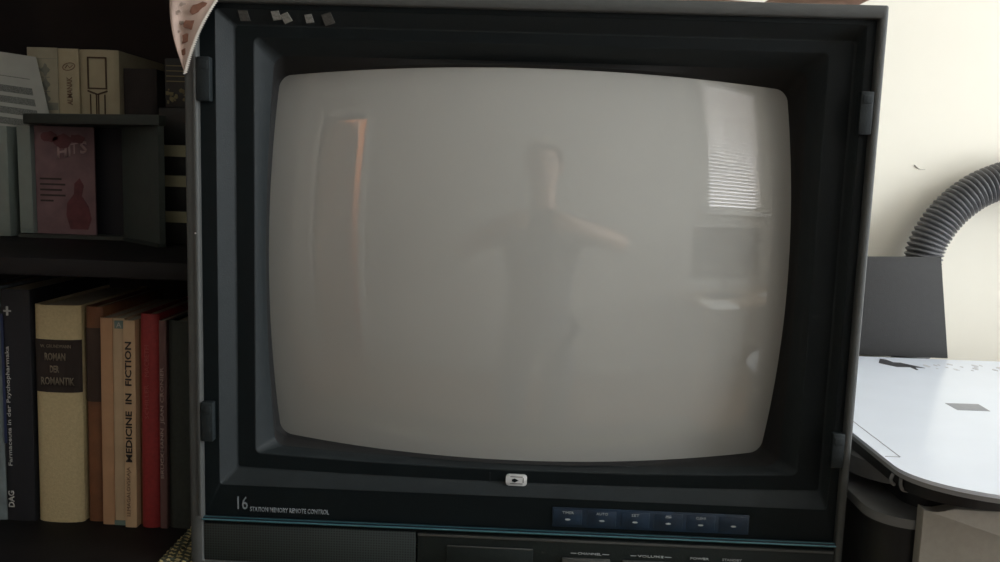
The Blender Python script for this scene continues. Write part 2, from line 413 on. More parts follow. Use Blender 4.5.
# trim and lower control strip
b = tube([(-.2805, -.0002, -.3148), (.2812, -.0002, -.3148)], .0008, 12); add_tube(b, [(-.2800, .0015, -.3128), (.2810, .0015, -.3128)], .0004, 8)
obj('trim_backing', box(-.2800, .2810, .0006, .0065, -.3162, -.3136, bev=.0004), M['trimback'], tv)
obj('trim_strip', b, 'teal', tv, label='thin teal trim line under the screen')
obj('trim_ledge', box(-.2800, .2810, .0035, .0070, -.3195, -.3160), 'recess', tv)
obj('speaker_grille', box(-.2800, -.0885, .0020, .008, -.3540, -.3195, bev=.0005), 'grille', tv)
obj('control_panel', box(-.0870, .2810, .0020, .008, -.3540, -.3195, bev=.0005), 'panel', tv)
obj('panel_ledge', box(-.0865, .2805, .0004, .0025, -.3222, -.3200, bev=.0004), 'lip', tv)
dr = obj('flap', box(-.0605, .0165, .0006, .0025, -.3535, -.3305, bev=.0006), 'panel', tv)
obj('flap_edge', box(-.0600, .0160, .0001, .0010, -.3308, -.3296, bev=.0003), 'lip', dr)
b = bmesh.new()
for s, x0, x1 in (('CHANNEL', .0560, .0770), ('VOLUME', .1090, .1320), ('POWER', .1555, .1722), ('STANDBY', .1837, .2010)):
    text_bm(s, x0, x1, -.3334, -.3312, .0017, bm=b, bold=.02)
for x0, x1 in ((.0500, .0550), (.0780, .0840), (.1030, .1080), (.1330, .1390)): add_box(b, x0, x1, .0013, .0018, -.3326, -.3320)
obj('lettering', b, 'print', tv, smooth=False)
for x0, x1 in ((.0425, .0850), (.0960, .1390), (.1540, .1740), (.1830, .2030)):
    obj('control_button', box(x0, x1, -.001, .0025, -.3500, -.3365, bev=.0008), 'lip', tv)
for x in (-.22, .22): obj('foot', box(x - .03, x + .03, .06, .14, -.3571, -.343, bev=.003), 'gasket', tv)
obj('paint_fleck', box(-.2834, -.2820, -.0018, -.0010, -.0592, -.0580, bev=.0003), 'silver', tv)

# cloth draped over the top of the set, a corner hangs over the front left
dy = thing('lace_cloth', 'pink printed cloth with white crochet edge draped over television top', 'cloth', (0, .1, .146))
b = bmesh.new(); NX, NY = 60, 16; g = []
for j in range(NY + 1):
    row = []
    for i in range(NX + 1):
        x = -.292 + .566 * i / NX; y = .006 + .078 * j / NY
        wob = .0022 * math.sin(x * 47 + 1.0) * math.sin(y * 31 + .5) + .0022 * max(0, math.sin(x * 23 + 2.1))
        front = .0010 if x < .19 else .0
        zz = .1476 + wob * (1 if j else .5) + (.0045 if .19 < x < .270 else -.0006 if x > -.2 else 0)
        if y > .06: zz -= max(0, (y - .06)) * .06
        row.append(b.verts.new((x, y + .003 * math.sin(x * 40), max(zz, .1468) if y < .06 else zz)))
    g.append(row)
for j in range(NY):
    for i in range(NX): b.faces.new((g[j][i], g[j][i + 1], g[j + 1][i + 1], g[j + 1][i]))
bmesh.ops.solidify(b, geom=list(b.faces), thickness=.0009)
obj('top_cloth', b, 'cloth', dy)
# hanging corner: a fan of columns wrapping the front-left corner of the set, converging to the tip
tip = Vector((-.2868, -.0075, .0745))
def hem(u):      # where the cloth folds over the top edge, u 0 (back-left) .. 1 (front-right)
    P = spline([(-.2965, .045, .148), (-.3015, .012, .150), (-.2965, -.0075, .150), (-.280, -.0095, .149), (-.2500, -.0060, .1485)], 8)
    t = u * (len(P) - 1); i = min(int(t), len(P) - 2); return P[i].lerp(P[i + 1], t - i)
b = bmesh.new(); NU, NV = 28, 22; g = []
for j in range(NV + 1):
    v = j / NV; row = []
    for i in range(NU + 1):
        u = i / NU; p = hem(u).lerp(tip, v)
        bulge = math.sin(PI * v) * (.0035 * math.cos(u * 9) - .003)
        p = p + Vector((-.0035 * math.sin(PI * v) * (1 - u) - .0024 * math.sin(PI * v) * u, bulge if u > .3 else bulge * .5, 0))
        row.append(b.verts.new(p))
    g.append(row)
edge = [g[j][NU].co.copy() for j in range(NV + 1)]
for j in range(NV):
    for i in range(NU):
        b.faces.new((g[j][i], g[j][i + 1], g[j + 1][i + 1], g[j + 1][i]))
b.normal_update()
surf = [[g[j][i].co.copy() for i in range(NU + 1)] for j in range(NV + 1)]
bmesh.ops.solidify(b, geom=list(b.faces), thickness=.0006)
hc = obj('hanging_corner', b, 'cloth', dy)
def on_cloth(u, v):
    j = min(int(v * NV), NV - 1); i = min(int(u * NU), NU - 1); a = v * NV - j; c_ = u * NU - i
    return surf[j][i].lerp(surf[j][i + 1], c_).lerp(surf[j + 1][i].lerp(surf[j + 1][i + 1], c_), a)
def motif(bm, u, v, s, seed):
    R_ = random.Random(seed); c_ = on_cloth(u, v); n_ = 11; ring_ = []
    for k in range(n_):
        a = 2 * PI * k / n_; r = s * R_.uniform(.55, 1.15)
        ring_.append(c_ + Vector((r * 1.25 * math.cos(a), 0, r * .8 * math.sin(a) + .25 * r * math.cos(a))))
    lo = [bm.verts.new(p + Vector((0, -.0010, 0))) for p in ring_]; hi = [bm.verts.new(p + Vector((0, -.0003 + .003, 0))) for p in ring_]
    bm.faces.new(lo)
    for k in range(n_): bm.faces.new((lo[k], lo[(k + 1) % n_], hi[(k + 1) % n_], hi[k]))
b = bmesh.new()
for q, (u, v, s) in enumerate(((.91, .10, .0066), (.88, .30, .0066), (.86, .47, .0062), (.82, .62, .0054), (.76, .76, .0042))): motif(b, u, v, s, q)
obj('printed_flower', b, 'motif', dy, smooth=False)
b = bmesh.new()
for q, (u, v, s) in enumerate(((.66, .10, .0034), (.58, .20, .0030), (.68, .26, .0026), (.60, .36, .0026), (.66, .46, .0022), (.76, .10, .0024), (.60, .56, .0018))): motif(b, u, v, s, 20 + q)
obj('printed_sprig', b, 'motifdim', dy, smooth=False)
b = bmesh.new()
L_ = 0; pp = []
for a, c_ in zip(edge, edge[1:]):
    for k in range(4): pp.append(a.lerp(c_, k / 4))
pp.append(edge[-1])
zz = []
for k, p in enumerate(pp): zz.append(p + Vector((.0015 if k % 2 else -.0012, -.0012, .0003 if k % 2 else -.0003)))
add_tube(b, zz, .00065, 6); add_tube(b, [p + Vector((-.0006, -.0006, 0)) for p in pp], .0008, 6)
obj('crochet_edge', b, 'crochet', dy, label='white crochet edging')

# ------------------------------------------------------------------ shelf unit
un = thing('shelf_unit', 'dark brown wooden shelf unit that carries the books and the television', 'shelf unit', (-.24, .16, ZF))
UT = .36
obj('lower_shelf', box(-.80, .292, -.16, .425, -.385, -.360, bev=.002), 'unit', un)
obj('upper_shelf', box(-.783, -.2955, .030, .425, -.1045, -.0885, bev=.0015), 'unit', un)
obj('top_board', box(-.80, -.277, .02, .44, UT, UT + .022, bev=.002), 'unit', un)
obj('side_panel', box(-.80, -.783, .02, .44, -.360, UT), 'unit', un)
obj('side_panel', box(-.2945, -.2790, .092, .44, -.3595, UT), 'unit', un)
obj('back_panel', box(-.783, -.2945, .425, .44, -.36, UT), 'unitback', un)
b = bmesh.new(); add_box(b, -.80, -.78, -.14, .44, ZF + .08, -.385); add_box(b, .272, .292, -.14, .44, ZF + .08, -.385); add_box(b, -.78, .272, -.10, .44, ZF + .08, ZF + .10); add_box(b, -.78, .272, .42, .44, ZF + .1, -.385); add_box(b, -.79, .28, -.08, .42, ZF, ZF + .08)
obj('base_cabinet', b, 'unit', un)
for x0, x1, kx in ((-.798, -.437, -.46), (-.434, -.073, -.10), (-.070, .290, -.045)):
    d_ = obj('door', box(x0, x1, -.16, -.142, ZF + .085, -.389, bev=.003), 'unit', un)
    kb = bmesh.new(); bmesh.ops.create_uvsphere(kb, u_segments=16, v_segments=10, radius=.012)
    for v in kb.verts: v.co += Vector((kx, -.171, -.62))
    obj('knob', kb, 'silver', d_)
# woven mat under the set
b = box(-.322, .285, -.120, .088, -.3597, -.3572, bev=.0008)
# raised braid along the left edge
for k in range(26):
    y = -.118 + k * .0080
    add_box(b, -.3215, -.3090, y, y + .0055, -.3576, -.3558, bev=.0007, rot=.5)
    add_box(b, -.3075, -.2950, y, y + .0055, -.3576, -.3560, bev=.0007, rot=-.5)
obj('woven_mat', b, 'mat', label='gold and green woven straw mat under the television', cat='mat')

# ------------------------------------------------------------------ books
def page_mat(): return mat('book_pages', (.42, .36, .26), .9, .2, 500)
M['pages'] = page_mat()
def book(label, x0, x1, y0, depth, z0, h, cover, lean=0, group=None, rnd=.004, soft=False, extra=None, name='book'):
    """upright book, spine facing -Y; cover wraps the page block; x0..x1 is the width at the foot, lean shifts the head"""
    if z0 < -.2: lean *= .5
    w = x1 - x0; t = thing(name, label, 'book', ((x0 + x1) / 2, y0 + depth / 2, z0), group or ('books on the lower shelf' if z0 < -.2 else 'books in the back row of the upper shelf'))
    cvr = bmesh.new(); th = .0012 if soft else .0025; n_ = 8
    outer = [(x0, y0 + depth)] + [(x0 + w / 2 - w / 2 * math.cos(PI * k / n_), y0 + rnd - rnd * math.sin(PI * k / n_)) for k in range(n_ + 1)] + [(x1, y0 + depth)]
    wi = w - 2 * th
    inner = [(x1 - th, y0 + depth)] + [(x0 + w / 2 + wi / 2 * math.cos(PI * k / n_), y0 + th + rnd - rnd * math.sin(PI * k / n_)) for k in range(n_ + 1)] + [(x0 + th, y0 + depth)]
    add_prism(cvr, outer + inner, z0, z0 + h)
    pg = bmesh.new(); gap = .0005 if soft else .003
    add_box(pg, x0 + th + .0001, x1 - th - .0001, y0 + th + rnd + .0005, y0 + depth - gap, z0 + gap, z0 + h - gap)
    for bb in (cvr, pg):
        for v in bb.verts: v.co.x += lean * (v.co.z - z0) / h
    obj('cover', cvr, cover, t); obj('page_block', pg, 'pages', t, smooth=False)
    if extra:
        for nm, bb, mm in extra:
            obj(nm, bb, mm, t, smooth=False)
    if z0 < -.2: t.location.x -= .0012
    return t
def leanb(bm, z0, h, lean):
    lean *= .5
    for v in bm.verts: v.co.x += lean * (v.co.z - z0) / h
    return bm
def band(x0, x1, y0, rnd, z0, z1, over=.0004):
    """thin sleeve following the rounded spine"""
    w = x1 - x0; n_ = 8; b_ = bmesh.new()
    o = [(x0 + w / 2 - (w / 2) * math.cos(PI * k / n_), y0 + rnd - over - rnd * math.sin(PI * k / n_)) for k in range(n_ + 1)]
    i_ = [(p[0], p[1] + over * .9) for p in reversed(o)]
    add_prism(b_, o + i_, z0, z1); return b_
M['cream'] = mat('cream_book_cloth', (.47, .38, .215), .85, .08, 400, .4, 900)
M['darkband'] = mat('dark_brown_title_band', (.018, .010, .007), .8)
M['bandtext'] = mat('dull_gold_lettering', (.17, .14, .10), .6)
M['orange'] = mat('rust_paper', (.15, .058, .022), .7, .15, 60)
M['browndark'] = mat('dark_brown_paper', (.034, .017, .010), .7, .15, 60)
M['tan'] = mat('tan_paper', (.40, .225, .12), .75, .06, 60)
M['beige'] = mat('beige_paper', (.43, .31, .19), .75, .06, 60)
M['beige2'] = mat('light_beige_paper', (.50, .34, .20), .75, .06, 60)
M['ink'] = mat('black_ink', (.03, .018, .014), .7)
M['browntext'] = mat('brown_ink', (.17, .10, .06), .7)
M['red'] = mat('red_book_cloth', (.25, .018, .018), .6, .12, 300)
M['redtext'] = mat('worn_red_lettering', (.34, .07, .06), .6)
M['mauve'] = mat('brown_mauve_paper', (.125, .062, .055), .7, .1, 60)
M['mauvetext'] = mat('pale_pink_lettering', (.34, .24, .21), .7)
M['greenblack'] = mat('black_green_cloth', (.024, .028, .022), .8, .15, 300)
M['navybook'] = mat('navy_black_paper', (.005, .0055, .009), .7, .15, 60)
M['bluesliver'] = mat('blue_band_paper', (.012, .022, .07), .6)
M['palesliver'] = mat('pale_grey_blue_paper', (.13, .155, .16), .6, .2, 90)
M['whiteprint'] = mat('white_lettering', (.345, .342, .32), .6)
M['green'] = mat('teal_label', (.12, .17, .15), .6)
zb = -.3599
G = 'books standing on the lower shelf'
# pale sliver at the left border of the photo
book('pale grey book cut off by the left photo border, lower shelf', -.5330, -.5085, .080, .15, zb, .236, 'palesliver', rnd=.002, group=None)
x0, x1 = -.5080, -.4800
ex = [('lettering', leanb(text_bm('Farmaceuta in der Psychopharmaka', -.5048, -.4998, -.3030, -.1820, .0798, vertical='up', bold=.012), zb, .234, .004), 'whiteprint'),
      ('publisher_name', leanb(text_bm('DAG', -.5062, -.5000, -.3460, -.3290, .0798, vertical='up', bold=.03), zb, .234, .001), 'whiteprint')]
b = bmesh.new(); add_box(b, -.5035, -.4962, .0792, .0800, -.1478, -.1462); add_box(b, -.5008, -.4990, .0792, .0800, -.1515, -.1425); leanb(b, zb, .234, .001)
ex.append(('cross_emblem', b, 'whiteprint'))
b = box(-.5079, -.5055, .0795, .0801, -.280, -.150); leanb(b, zb, .234, .003); ex.append(('blue_band', b, 'bluesliver'))
book('tall black book with white upright lettering and a small cross, left of the cream volume', x0, x1, .080, .16, zb, .234, 'navybook', lean=.0045, rnd=.001, extra=ex, soft=True)
# thick cream volume
x0, x1 = -.4762, -.4304
ex = [('title_band', leanb(band(x0 - .0003, x1 + .0003, .080, .006, -.2265, -.1738), zb, .220, .0052), 'darkband')]
b = bmesh.new()
text_bm('ROMAN', -.4640, -.4435, -.1945, -.1868, .0794, bm=b, bold=.02); text_bm('DER', -.4590, -.4500, -.2065, -.1995, .0794, bm=b, bold=.03); text_bm('ROMANTIK', -.4680, -.4350, -.2190, -.2110, .0794, bm=b, bold=.02); text_bm('W. GRUNDMANN', -.4680, -.4380, -.1818, -.1785, .0794, bm=b)
ex.append(('lettering', leanb(b, zb, .220, .0052), 'bandtext'))
cream = book('thick cream cloth book with a dark brown title band', x0, x1, .080, .15, zb, .220, 'cream', lean=.0052, rnd=.006, extra=ex)
cream.location.x -= .0018
x0, x1 = -.4290, -.4118
ex = [('dark_band', leanb(band(x0 - .0002, x1 + .0002, .086, .003, -.236, -.162), zb, .219, .005), 'browndark')]
book('rust brown book with a darker middle, right of the cream volume', x0, x1, .086, .14, zb, .219, 'orange', lean=.0055, rnd=.003, extra=ex)
book('slim plain tan paperback between rust brown and beige books', -.4110, -.3990, .080, .13, zb, .2095, 'tan', lean=.0050, rnd=.001, soft=True)
x0, x1 = -.3985, -.3868
b = box(-.3983, -.3870, .0785, .0800, zb + .0005, -.3548); leanb(b, zb, .2095, .005)
b2 = box(-.3960, -.3868, .0785, .0800, -.1602, -.1525); leanb(b2, zb, .2095, .005)
b3 = bmesh.new(); text_bm('A', -.3940, -.3890, -.1590, -.1540, .0784, bm=b3); leanb(b3, zb, .2095, .005)
book('slim beige paperback with a small square tab at its head and teal foot', x0, x1, .080, .13, zb, .2095, 'beige', lean=.005, rnd=.0008, soft=True, extra=[('teal_foot', b, 'green'), ('shelf_tab', b2, 'green'), ('tab_letter', b3, 'whiteprint')])
x0, x1 = -.3862, -.3748
b = bmesh.new()
text_bm('MEDICINE  IN  FICTION', -.3843, -.3780, -.2925, -.1720, .0747, vertical='up', bm=b, bold=.02); leanb(b, zb, .212, .0055)
b2 = bmesh.new(); text_bm('I.I.MAGALOVSKAJA', -.3838, -.3792, -.3480, -.2975, .0747, vertical='up', bm=b2); leanb(b2, zb, .212, .0055)
book('light beige paperback lettered MEDICINE IN FICTION, left of the red book', x0, x1, .0755, .13, zb, .2085, 'beige2', lean=.005, rnd=.0008, soft=True, extra=[('lettering', b, 'ink'), ('author_name', b2, 'browntext')])
book('thin dark brown book squeezed against the left of the red book', -.3742, -.3712, .084, .13, zb, .2090, 'orange', lean=.005, rnd=.0005, soft=True)
x0, x1 = -.3708, -.3520
b = bmesh.new(); text_bm('MACBETH', -.3652, -.3610, -.2060, -.1750, .0757, vertical='up', bm=b); text_bm('SCHILLER', -.3652, -.3615, -.2480, -.2140, .0757, vertical='up', bm=b); leanb(b, zb, .216, .0048)
book('glossy red hardback with faint worn lettering', x0, x1, .0765, .15, zb, .2155, 'red', lean=.0048, rnd=.005, extra=[('lettering', b, 'redtext')])
x0, x1 = -.3514, -.3442
b = bmesh.new(); text_bm('BRUCKMANN  JEAN CRONIER', -.3500, -.3456, -.3080, -.1960, .0757, vertical='up', bm=b, bold=.02); leanb(b, zb, .2095, .0045)
book('thin mauve brown book with pale upright lettering, right of the red book', x0, x1, .0765, .13, zb, .2095, 'mauve', lean=.0045, rnd=.0006, soft=True, extra=[('lettering', b, 'mauvetext')])
book('thick blackish green book partly hidden behind the television edge', -.3436, -.3080, .078, .15, zb, .2095, 'greenblack', lean=.0042, rnd=.004)

# upper shelf, back row behind the plastic rack
zu = -.0884
M['dullcream'] = mat('dull_cream_paper', (.36, .31, .205), .8, .06, 60)
M['dullgrey'] = mat('grey_beige_paper', (.30, .275, .20), .8, .08, 60)
M['greyprint'] = mat('grey_ornament_ink', (.17, .17, .14), .8)
M['brownink'] = mat('brown_frame_ink', (.06, .032, .014), .7)
M['darkdust'] = mat('black_brown_cover', (.020, .014, .013), .8, .3, 50)
M['goldorn'] = mat('dull_gold_ornament', (.17, .14, .06), .6)
b = bmesh.new()
for r in range(3):
    for c_ in range(2):
        cx, cz = -.5790 + c_ * .0105, .1040 - r * .0165
        pts = [(cx + .0042 * math.cos(a) * (1 + .25 * math.cos(4 * a)), cz + .0062 * math.sin(a) * (1 + .25 * math.cos(4 * a))) for a in [2 * PI * k / 20 for k in range(20)]]
        add_prism(b, pts, .2794, .2799, axis='y')
        add_box(b, cx - .0050, cx + .0050, .2794, .2799, cz - .0088, cz - .0080)
add_box(b, -.5900, -.5545, .2794, .2799, .1168, .1172); add_box(b, -.5850, -.5545, .2794, .2799, .058, .0665)
book('grey beige book with printed ornaments, leftmost behind the plastic rack', -.5900, -.5540, .280, .12, zu, .2180, 'dullgrey', rnd=.0005, soft=True, extra=[('ornament', b, 'greyprint')])
b = bmesh.new()
for k in range(24):
    a0_ = 2 * PI * k / 24; a1_ = 2 * PI * (k + 1) / 24
    add_tube(b, [(-.5405 + .0072 * math.cos(a0_), .2797, .1085 + .0042 * math.sin(a0_) + .0012 * math.cos(a0_)), (-.5405 + .0072 * math.cos(a1_), .2797, .1085 + .0042 * math.sin(a1_) + .0012 * math.cos(a1_))], .0005, 5)
add_tube(b, [(-.5450, .2797, .1065), (-.5420, .2797, .1105), (-.5395, .2797, .1070), (-.5360, .2797, .1100)], .0005, 5)
text_bm('ALMANAK', -.5432, -.5370, .0645, .0965, .2796, vertical='up', bm=b, bold=.01)
book('cream book with an oval emblem and brown upright lettering, behind the plastic rack', -.5535, -.5292, .280, .12, zu, .2175, 'dullcream', rnd=.0008, soft=True, extra=[('emblem_and_lettering', b, 'browntext')])
b = bmesh.new()
def fr(x0, x1, z0, z1, t):
    add_box(b, x0, x1, .2791, .2799, z0, z0 + t); add_box(b, x0, x1, .2791, .2799, z1 - t, z1); add_box(b, x0, x0 + t, .2791, .2799, z0 + t, z1 - t); add_box(b, x1 - t, x1, .2791, .2799, z0 + t, z1 - t)
fr(-.5185, -.4955, .0835, .1205, .0017)
for q in ([(-.5185, .0815), (-.5075, .0775)], [(-.4955, .0815), (-.5068, .0775)]): add_tube(b, [(q[0][0], .2795, q[0][1]), (q[1][0], .2795, q[1][1])], .0010, 6)
for x in (-.5155, -.5085, -.5060, -.4985): add_tube(b, [(x, .2795, .0775), (x, .2795, .040)], .0008, 6)
book('cream book with a dark brown printed frame, rightmost pale book behind the rack', -.5288, -.4830, .280, .13, zu, .2172, 'dullcream', rnd=.004, extra=[('printed_frame', b, 'brownink')])
book('black book standing in shadow right of the framed cream book', -.4820, -.4420, .290, .12, zu, .1980, 'darkdust', rnd=.003)

# white leaflet leaning at the far left of the upper shelf
lf = thing('leaflet', 'white printed leaflet leaning at the left end of the upper shelf', 'leaflet', (-.61, .23, zu))
def leaf_map(u, w, off=0):      # u to the right, w up; the sheet is turned and leans
    a = math.radians(-9)
    x = -.618 + u * math.cos(.3) - w * .20; y = .246 + u * math.sin(.3) - off
    z = zu + .0004 + (w - u * .10 if w > .02 else w)
    return Vector((x, y, z))
b = bmesh.new(); U, Wd = .090, .2145
for (u0, u1, w0, w1, o0, o1, mi) in [(0, U, 0, Wd, 0, -.002, 0)]:
    P = [leaf_map(u, w) for u, w in ((u0, w0), (u1, w0), (u1, w1), (u0, w1))]
    P[1].z = P[0].z
    Q = [p + Vector((-.001, .002, 0)) for p in P]
    lo = [b.verts.new(p) for p in P]; hi = [b.verts.new(p) for p in Q]
    b.faces.new(lo); b.faces.new(hi)
    for i in range(4): b.faces.new((lo[i], lo[(i + 1) % 4], hi[(i + 1) % 4], hi[i]))
M['leaf'] = mat('dull_white_paper', (.34, .35, .32), .8, .04, 60)
M['leafink'] = mat('grey_print_lines', (.13, .14, .13), .8, .5, 900)
obj('sheet', b, M['leaf'], lf, smooth=False)
b = bmesh.new()
for w0, w1 in ((.1870, .1878), (.1690, .1770), (.1565, .1645), (.1440, .1520), (.1315, .1395), (.119, .127)):
    P = [leaf_map(u, w, .0006) for u, w in ((.002, w0), (.078, w0), (.078, w1), (.002, w1))]
    Q = [p + Vector((0, .0004, 0)) for p in P]
    lo = [b.verts.new(p) for p in P]; hi = [b.verts.new(p) for p in Q]
    b.faces.new(lo); b.faces.new(hi)
    for i in range(4): b.faces.new((lo[i], lo[(i + 1) % 4], hi[(i + 1) % 4], hi[i]))
obj('text_lines', b, M['leafink'], lf, smooth=False)

# grey plastic rack with disc cases
M['rack'] = mat('grey_green_rack_plastic', (.058, .068, .060), .5, .1, 80)
M['rackdark'] = mat('dark_rack_plastic', (.025, .030, .025), .6, .1, 80)
M['case'] = mat('pale_grey_case_plastic', (.17, .20, .185), .45, .05, 80)
M['pinkcover'] = mat('dusty_pink_card', (.15, .088, .095), .7, .25, 40)
M['darkpink'] = mat('dark_red_print', (.10, .022, .028), .6, .3, 90)
M['palepink'] = mat('pale_pink_print', (.33, .23, .23), .6)
M['blackdeep'] = mat('black_card', (.006, .006, .010), .7)
rk = thing('media_rack', 'grey green plastic rack holding disc cases on the upper shelf', 'rack', (-.46, .22, zu))
RZ = .0495
b = bmesh.new(); add_prism(b, [(-.5500, .206), (-.3830, .160), (-.3790, .168), (-.4560, .252), (-.4650, .262), (-.5700, .262), (-.5580, .216), (-.5550, .209)], .0385, RZ, bev=.0012)
obj('top_plate', b, 'rackdark', rk)
b = bmesh.new(); add_prism(b, [(-.5760, .226), (-.4560, .228), (-.3870, .160), (-.3800, .166), (-.4560, .252), (-.5760, .262)], zu, zu + .004, bev=.001)
obj('base_plate', b, 'rackdark', rk)
b = bmesh.new(); add_prism(b, [(-.4600, .2385), (-.3850, .1620), (-.3805, .1665), (-.4560, .2430)], zu + .004, .0385)
obj('side_wing', b, 'rack', rk, smooth=False)
obj('back_wall', box(-.5760, -.4560, .254, .259, zu + .004, .0385), M['blackdeep'], rk)
# disc cases
def disc_case(x0, x1, y0, y1, z1, label):
    t = thing('disc_case', label, 'disc case', ((x0 + x1) / 2, (y0 + y1) / 2, zu), 'disc cases by the plastic rack')
    obj('case_shell', box(x0, x1, y0, y1, zu + .0005, z1, bev=.0008), M['case'], t)
    obj('case_insert', box(x0 + .0014, x1 - .0014, y0 - .0002, y0 + .0004, zu + .006, z1 - .006), 'case', t)
    return t
b_ = disc_case(-.6010, -.5850, .2270, .3490 - .09, .0360, 'pale grey disc case standing outside the rack, beside the leaflet')
c_ = disc_case(-.5750, -.5595, .2290, .2520, .0370, 'pale grey disc case at the left inside the rack')
for o in list(c_.children):
    for v in o.data.vertices:
        if v.co.z < .01: v.co.z += .0042
pk = thing('picture_card', 'dusty pink card lettered HITS with a red drawing, inside the rack', 'card', (-.52, .24, zu + .004))
obj('card_sheet', box(-.5590, -.4905, .2360, .2385, zu + .0045, .0375), 'pinkcover', pk)
b = text_bm('HI  S', -.5330, -.4985, .0010, .0150, .2357, bold=.03)
for v in b.verts: v.co.z += (v.co.x + .533) * .22
tb_ = bmesh.new(); text_bm('T', -.5175, -.5090, .0030, .0150, .2357, bm=tb_)
for v in tb_.verts: v.co.z += (v.co.x + .533) * .22
tmpm = bpy.data.meshes.new('t'); tb_.to_mesh(tmpm); tb_.free(); b.from_mesh(tmpm)
obj('title_lettering', b, 'palepink', pk, smooth=False)
b = bmesh.new(); R_ = random.Random(3)
for (cx, cz, rx, rz) in ((-.541, .0255, .0105, .0065), (-.527, .0215, .0110, .0080), (-.510, .0240, .0090, .0055)):
    add_prism(b, [(cx + rx * R_.uniform(.75, 1.1) * math.cos(a), cz + rz * R_.uniform(.75, 1.1) * math.sin(a)) for a in [2 * PI * k / 14 for k in range(14)]], .2352, .2357, axis='y')
obj('red_blot', b, 'darkpink', pk, smooth=False); b = bmesh.new()
# small seated figure drawn at the lower right
add_prism(b, [(-.520, -.078), (-.5245, -.062), (-.523, -.048), (-.5150, -.038), (-.514, -.026), (-.508, -.020), (-.5035, -.028), (-.5060, -.040), (-.4985, -.052), (-.4955, -.066), (-.500, -.078)], .2352, .2358, axis='y')
obj('drawn_figure', b, 'darkpink', pk, smooth=False)
b = bmesh.new()
for k in range(5): add_box(b, -.5540, -.5290 + (k % 2) * .004 - (k == 4) * .010, .2354, .2358, -.0225 - k * .0062, -.0205 - k * .0062)
obj('text_lines', b, 'ink', pk, smooth=False)

# stack of dark cases with cream stripes, between rack and television
M['stripe'] = mat('cream_case_stripe', (.34, .31, .19), .7)
M['casedark'] = mat('black_case', (.012, .011, .010), .6, .3, 60)
GR = None
for z0, z1, s0, s1, wh in ((zu, -.0515, -.0640, -.0518, 'bottom'), (-.0513, -.0126, -.0250, -.0129, 'middle'), (-.0124, .0200, .0075, .0197, 'top')):
    t = thing('video_case', 'black case with a cream stripe beside the rack, %s of three stacked' % wh, 'case', (-.34, .26, z0), 'striped cases stacked beside the rack')
    obj('shell', box(-.4030, -.3060, .200, .350, z0 + .0001, z1, bev=.001), 'casedark', t)
    obj('stripe', box(-.4026, -.3064, .1994, .2004, s0, s1), 'stripe', t, smooth=False)
obj('dark_box', box(-.4030, -.3060, .205, .350, .0202, .0600, bev=.0015), 'casedark', label='plain black box lying on the striped cases', cat='box')
t = thing('ornamented_box', 'small dark box with dull gold ornament on top of the stacked cases', 'box', (-.355, .27, .0601))
obj('shell', box(-.3975, -.3100, .210, .330, .0602, .1130, bev=.0015), 'casedark', t)
b = bmesh.new(); R_ = random.Random(5)
for k in range(26):
    x = R_.uniform(-.395, -.360); z = R_.uniform(.064, .080); r = R_.uniform(.0010, .0026)
    add_prism(b, [(x + r * math.cos(a) * R_.uniform(.6, 1.2), z + r * math.sin(a) * R_.uniform(.6, 1.2)) for a in [2 * PI * q / 8 for q in range(8)]], .2092, .2101 - k * .00001, axis='y')
for k in range(4): add_box(b, -.3955, -.3600, .2096, .2101, .0880 + k * .0055, .0890 + k * .0055)
obj('gold_ornament', b, 'goldorn', t, smooth=False)

# ------------------------------------------------------------------ printer on its table
ds = thing('side_table', 'beech side table that carries the white printer', 'table', (.68, .10, ZF))
obj('table_top', box(.298, 1.08, -.20, .425, -.445, -.420, bev=.003), 'desk', ds)
for x in (.325, 1.045):
    for y in (-.17, .39): obj('leg', box(x - .02, x + .02, y - .02, y + .02, ZF, -.445, bev=.003), 'desk', ds)
pr = thing('printer', 'black printer with a flat white lid and silver front, right of the television', 'printer', (.55, .15, -.42))
def rr(x0, x1, y0, y1, rx, ry, n_=14, rr2=.02):
    pts = []
    def cn(cx, cy, a0, ax, ay):
        for i in range(n_ + 1):
            a = a0 + PI / 2 * i / n_; pts.append((cx + ax * math.cos(a), cy + ay * math.sin(a)))
    cn(x0 + rx, y0 + ry, PI, rx, ry); cn(x1 - rx, y0 + ry, 1.5 * PI, rx, ry); cn(x1 - rr2, y1 - rr2, 0, rr2, rr2); cn(x0 + rr2, y1 - rr2, PI / 2, rr2, rr2)
    return pts
ZL = -.225
b = bmesh.new(); add_prism(b, rr(.306, .86, -.108, .402, .095, .066), ZL - .0030, ZL, bev=.0008)
lid = obj('lid', b, 'white', pr, label='glossy white lid')
b = bmesh.new(); add_prism(b, rr(.3075, .8585, -.1055, .4005, .094, .065), ZL - .0075, ZL - .0031, bev=.0006)
obj('lid_rim', b, 'lidrim', pr)
b = bmesh.new(); add_prism(b, rr(.3115, .855, -.085, .397, .060, .05), ZL - .0190, ZL - .0076)
obj('scanner_frame', b, 'black', pr)
b = bmesh.new(); add_prism(b, rr(.302, .850, .005, .392, .05, .05), ZL - .0350, ZL - .0191, bev=.003)
obj('scanner_body', b, 'greyplastic', pr)
b = bmesh.new(); add_prism(b, rr(.335, .845, -.020, .390, .03, .03), -.2720, ZL - .0351)
obj('neck', b, 'black', pr)
b = bmesh.new(); add_prism(b, rr(.2985, .855, -.040, .385, .035, .035), -.2800, -.2720, bev=.0025)
obj('upper_shell', b, 'greyplastic', pr)
b = bmesh.new(); add_prism(b, rr(.3000, .853, -.0365, .383, .034, .034), -.4199, -.2801)
obj('body', b, 'black', pr)
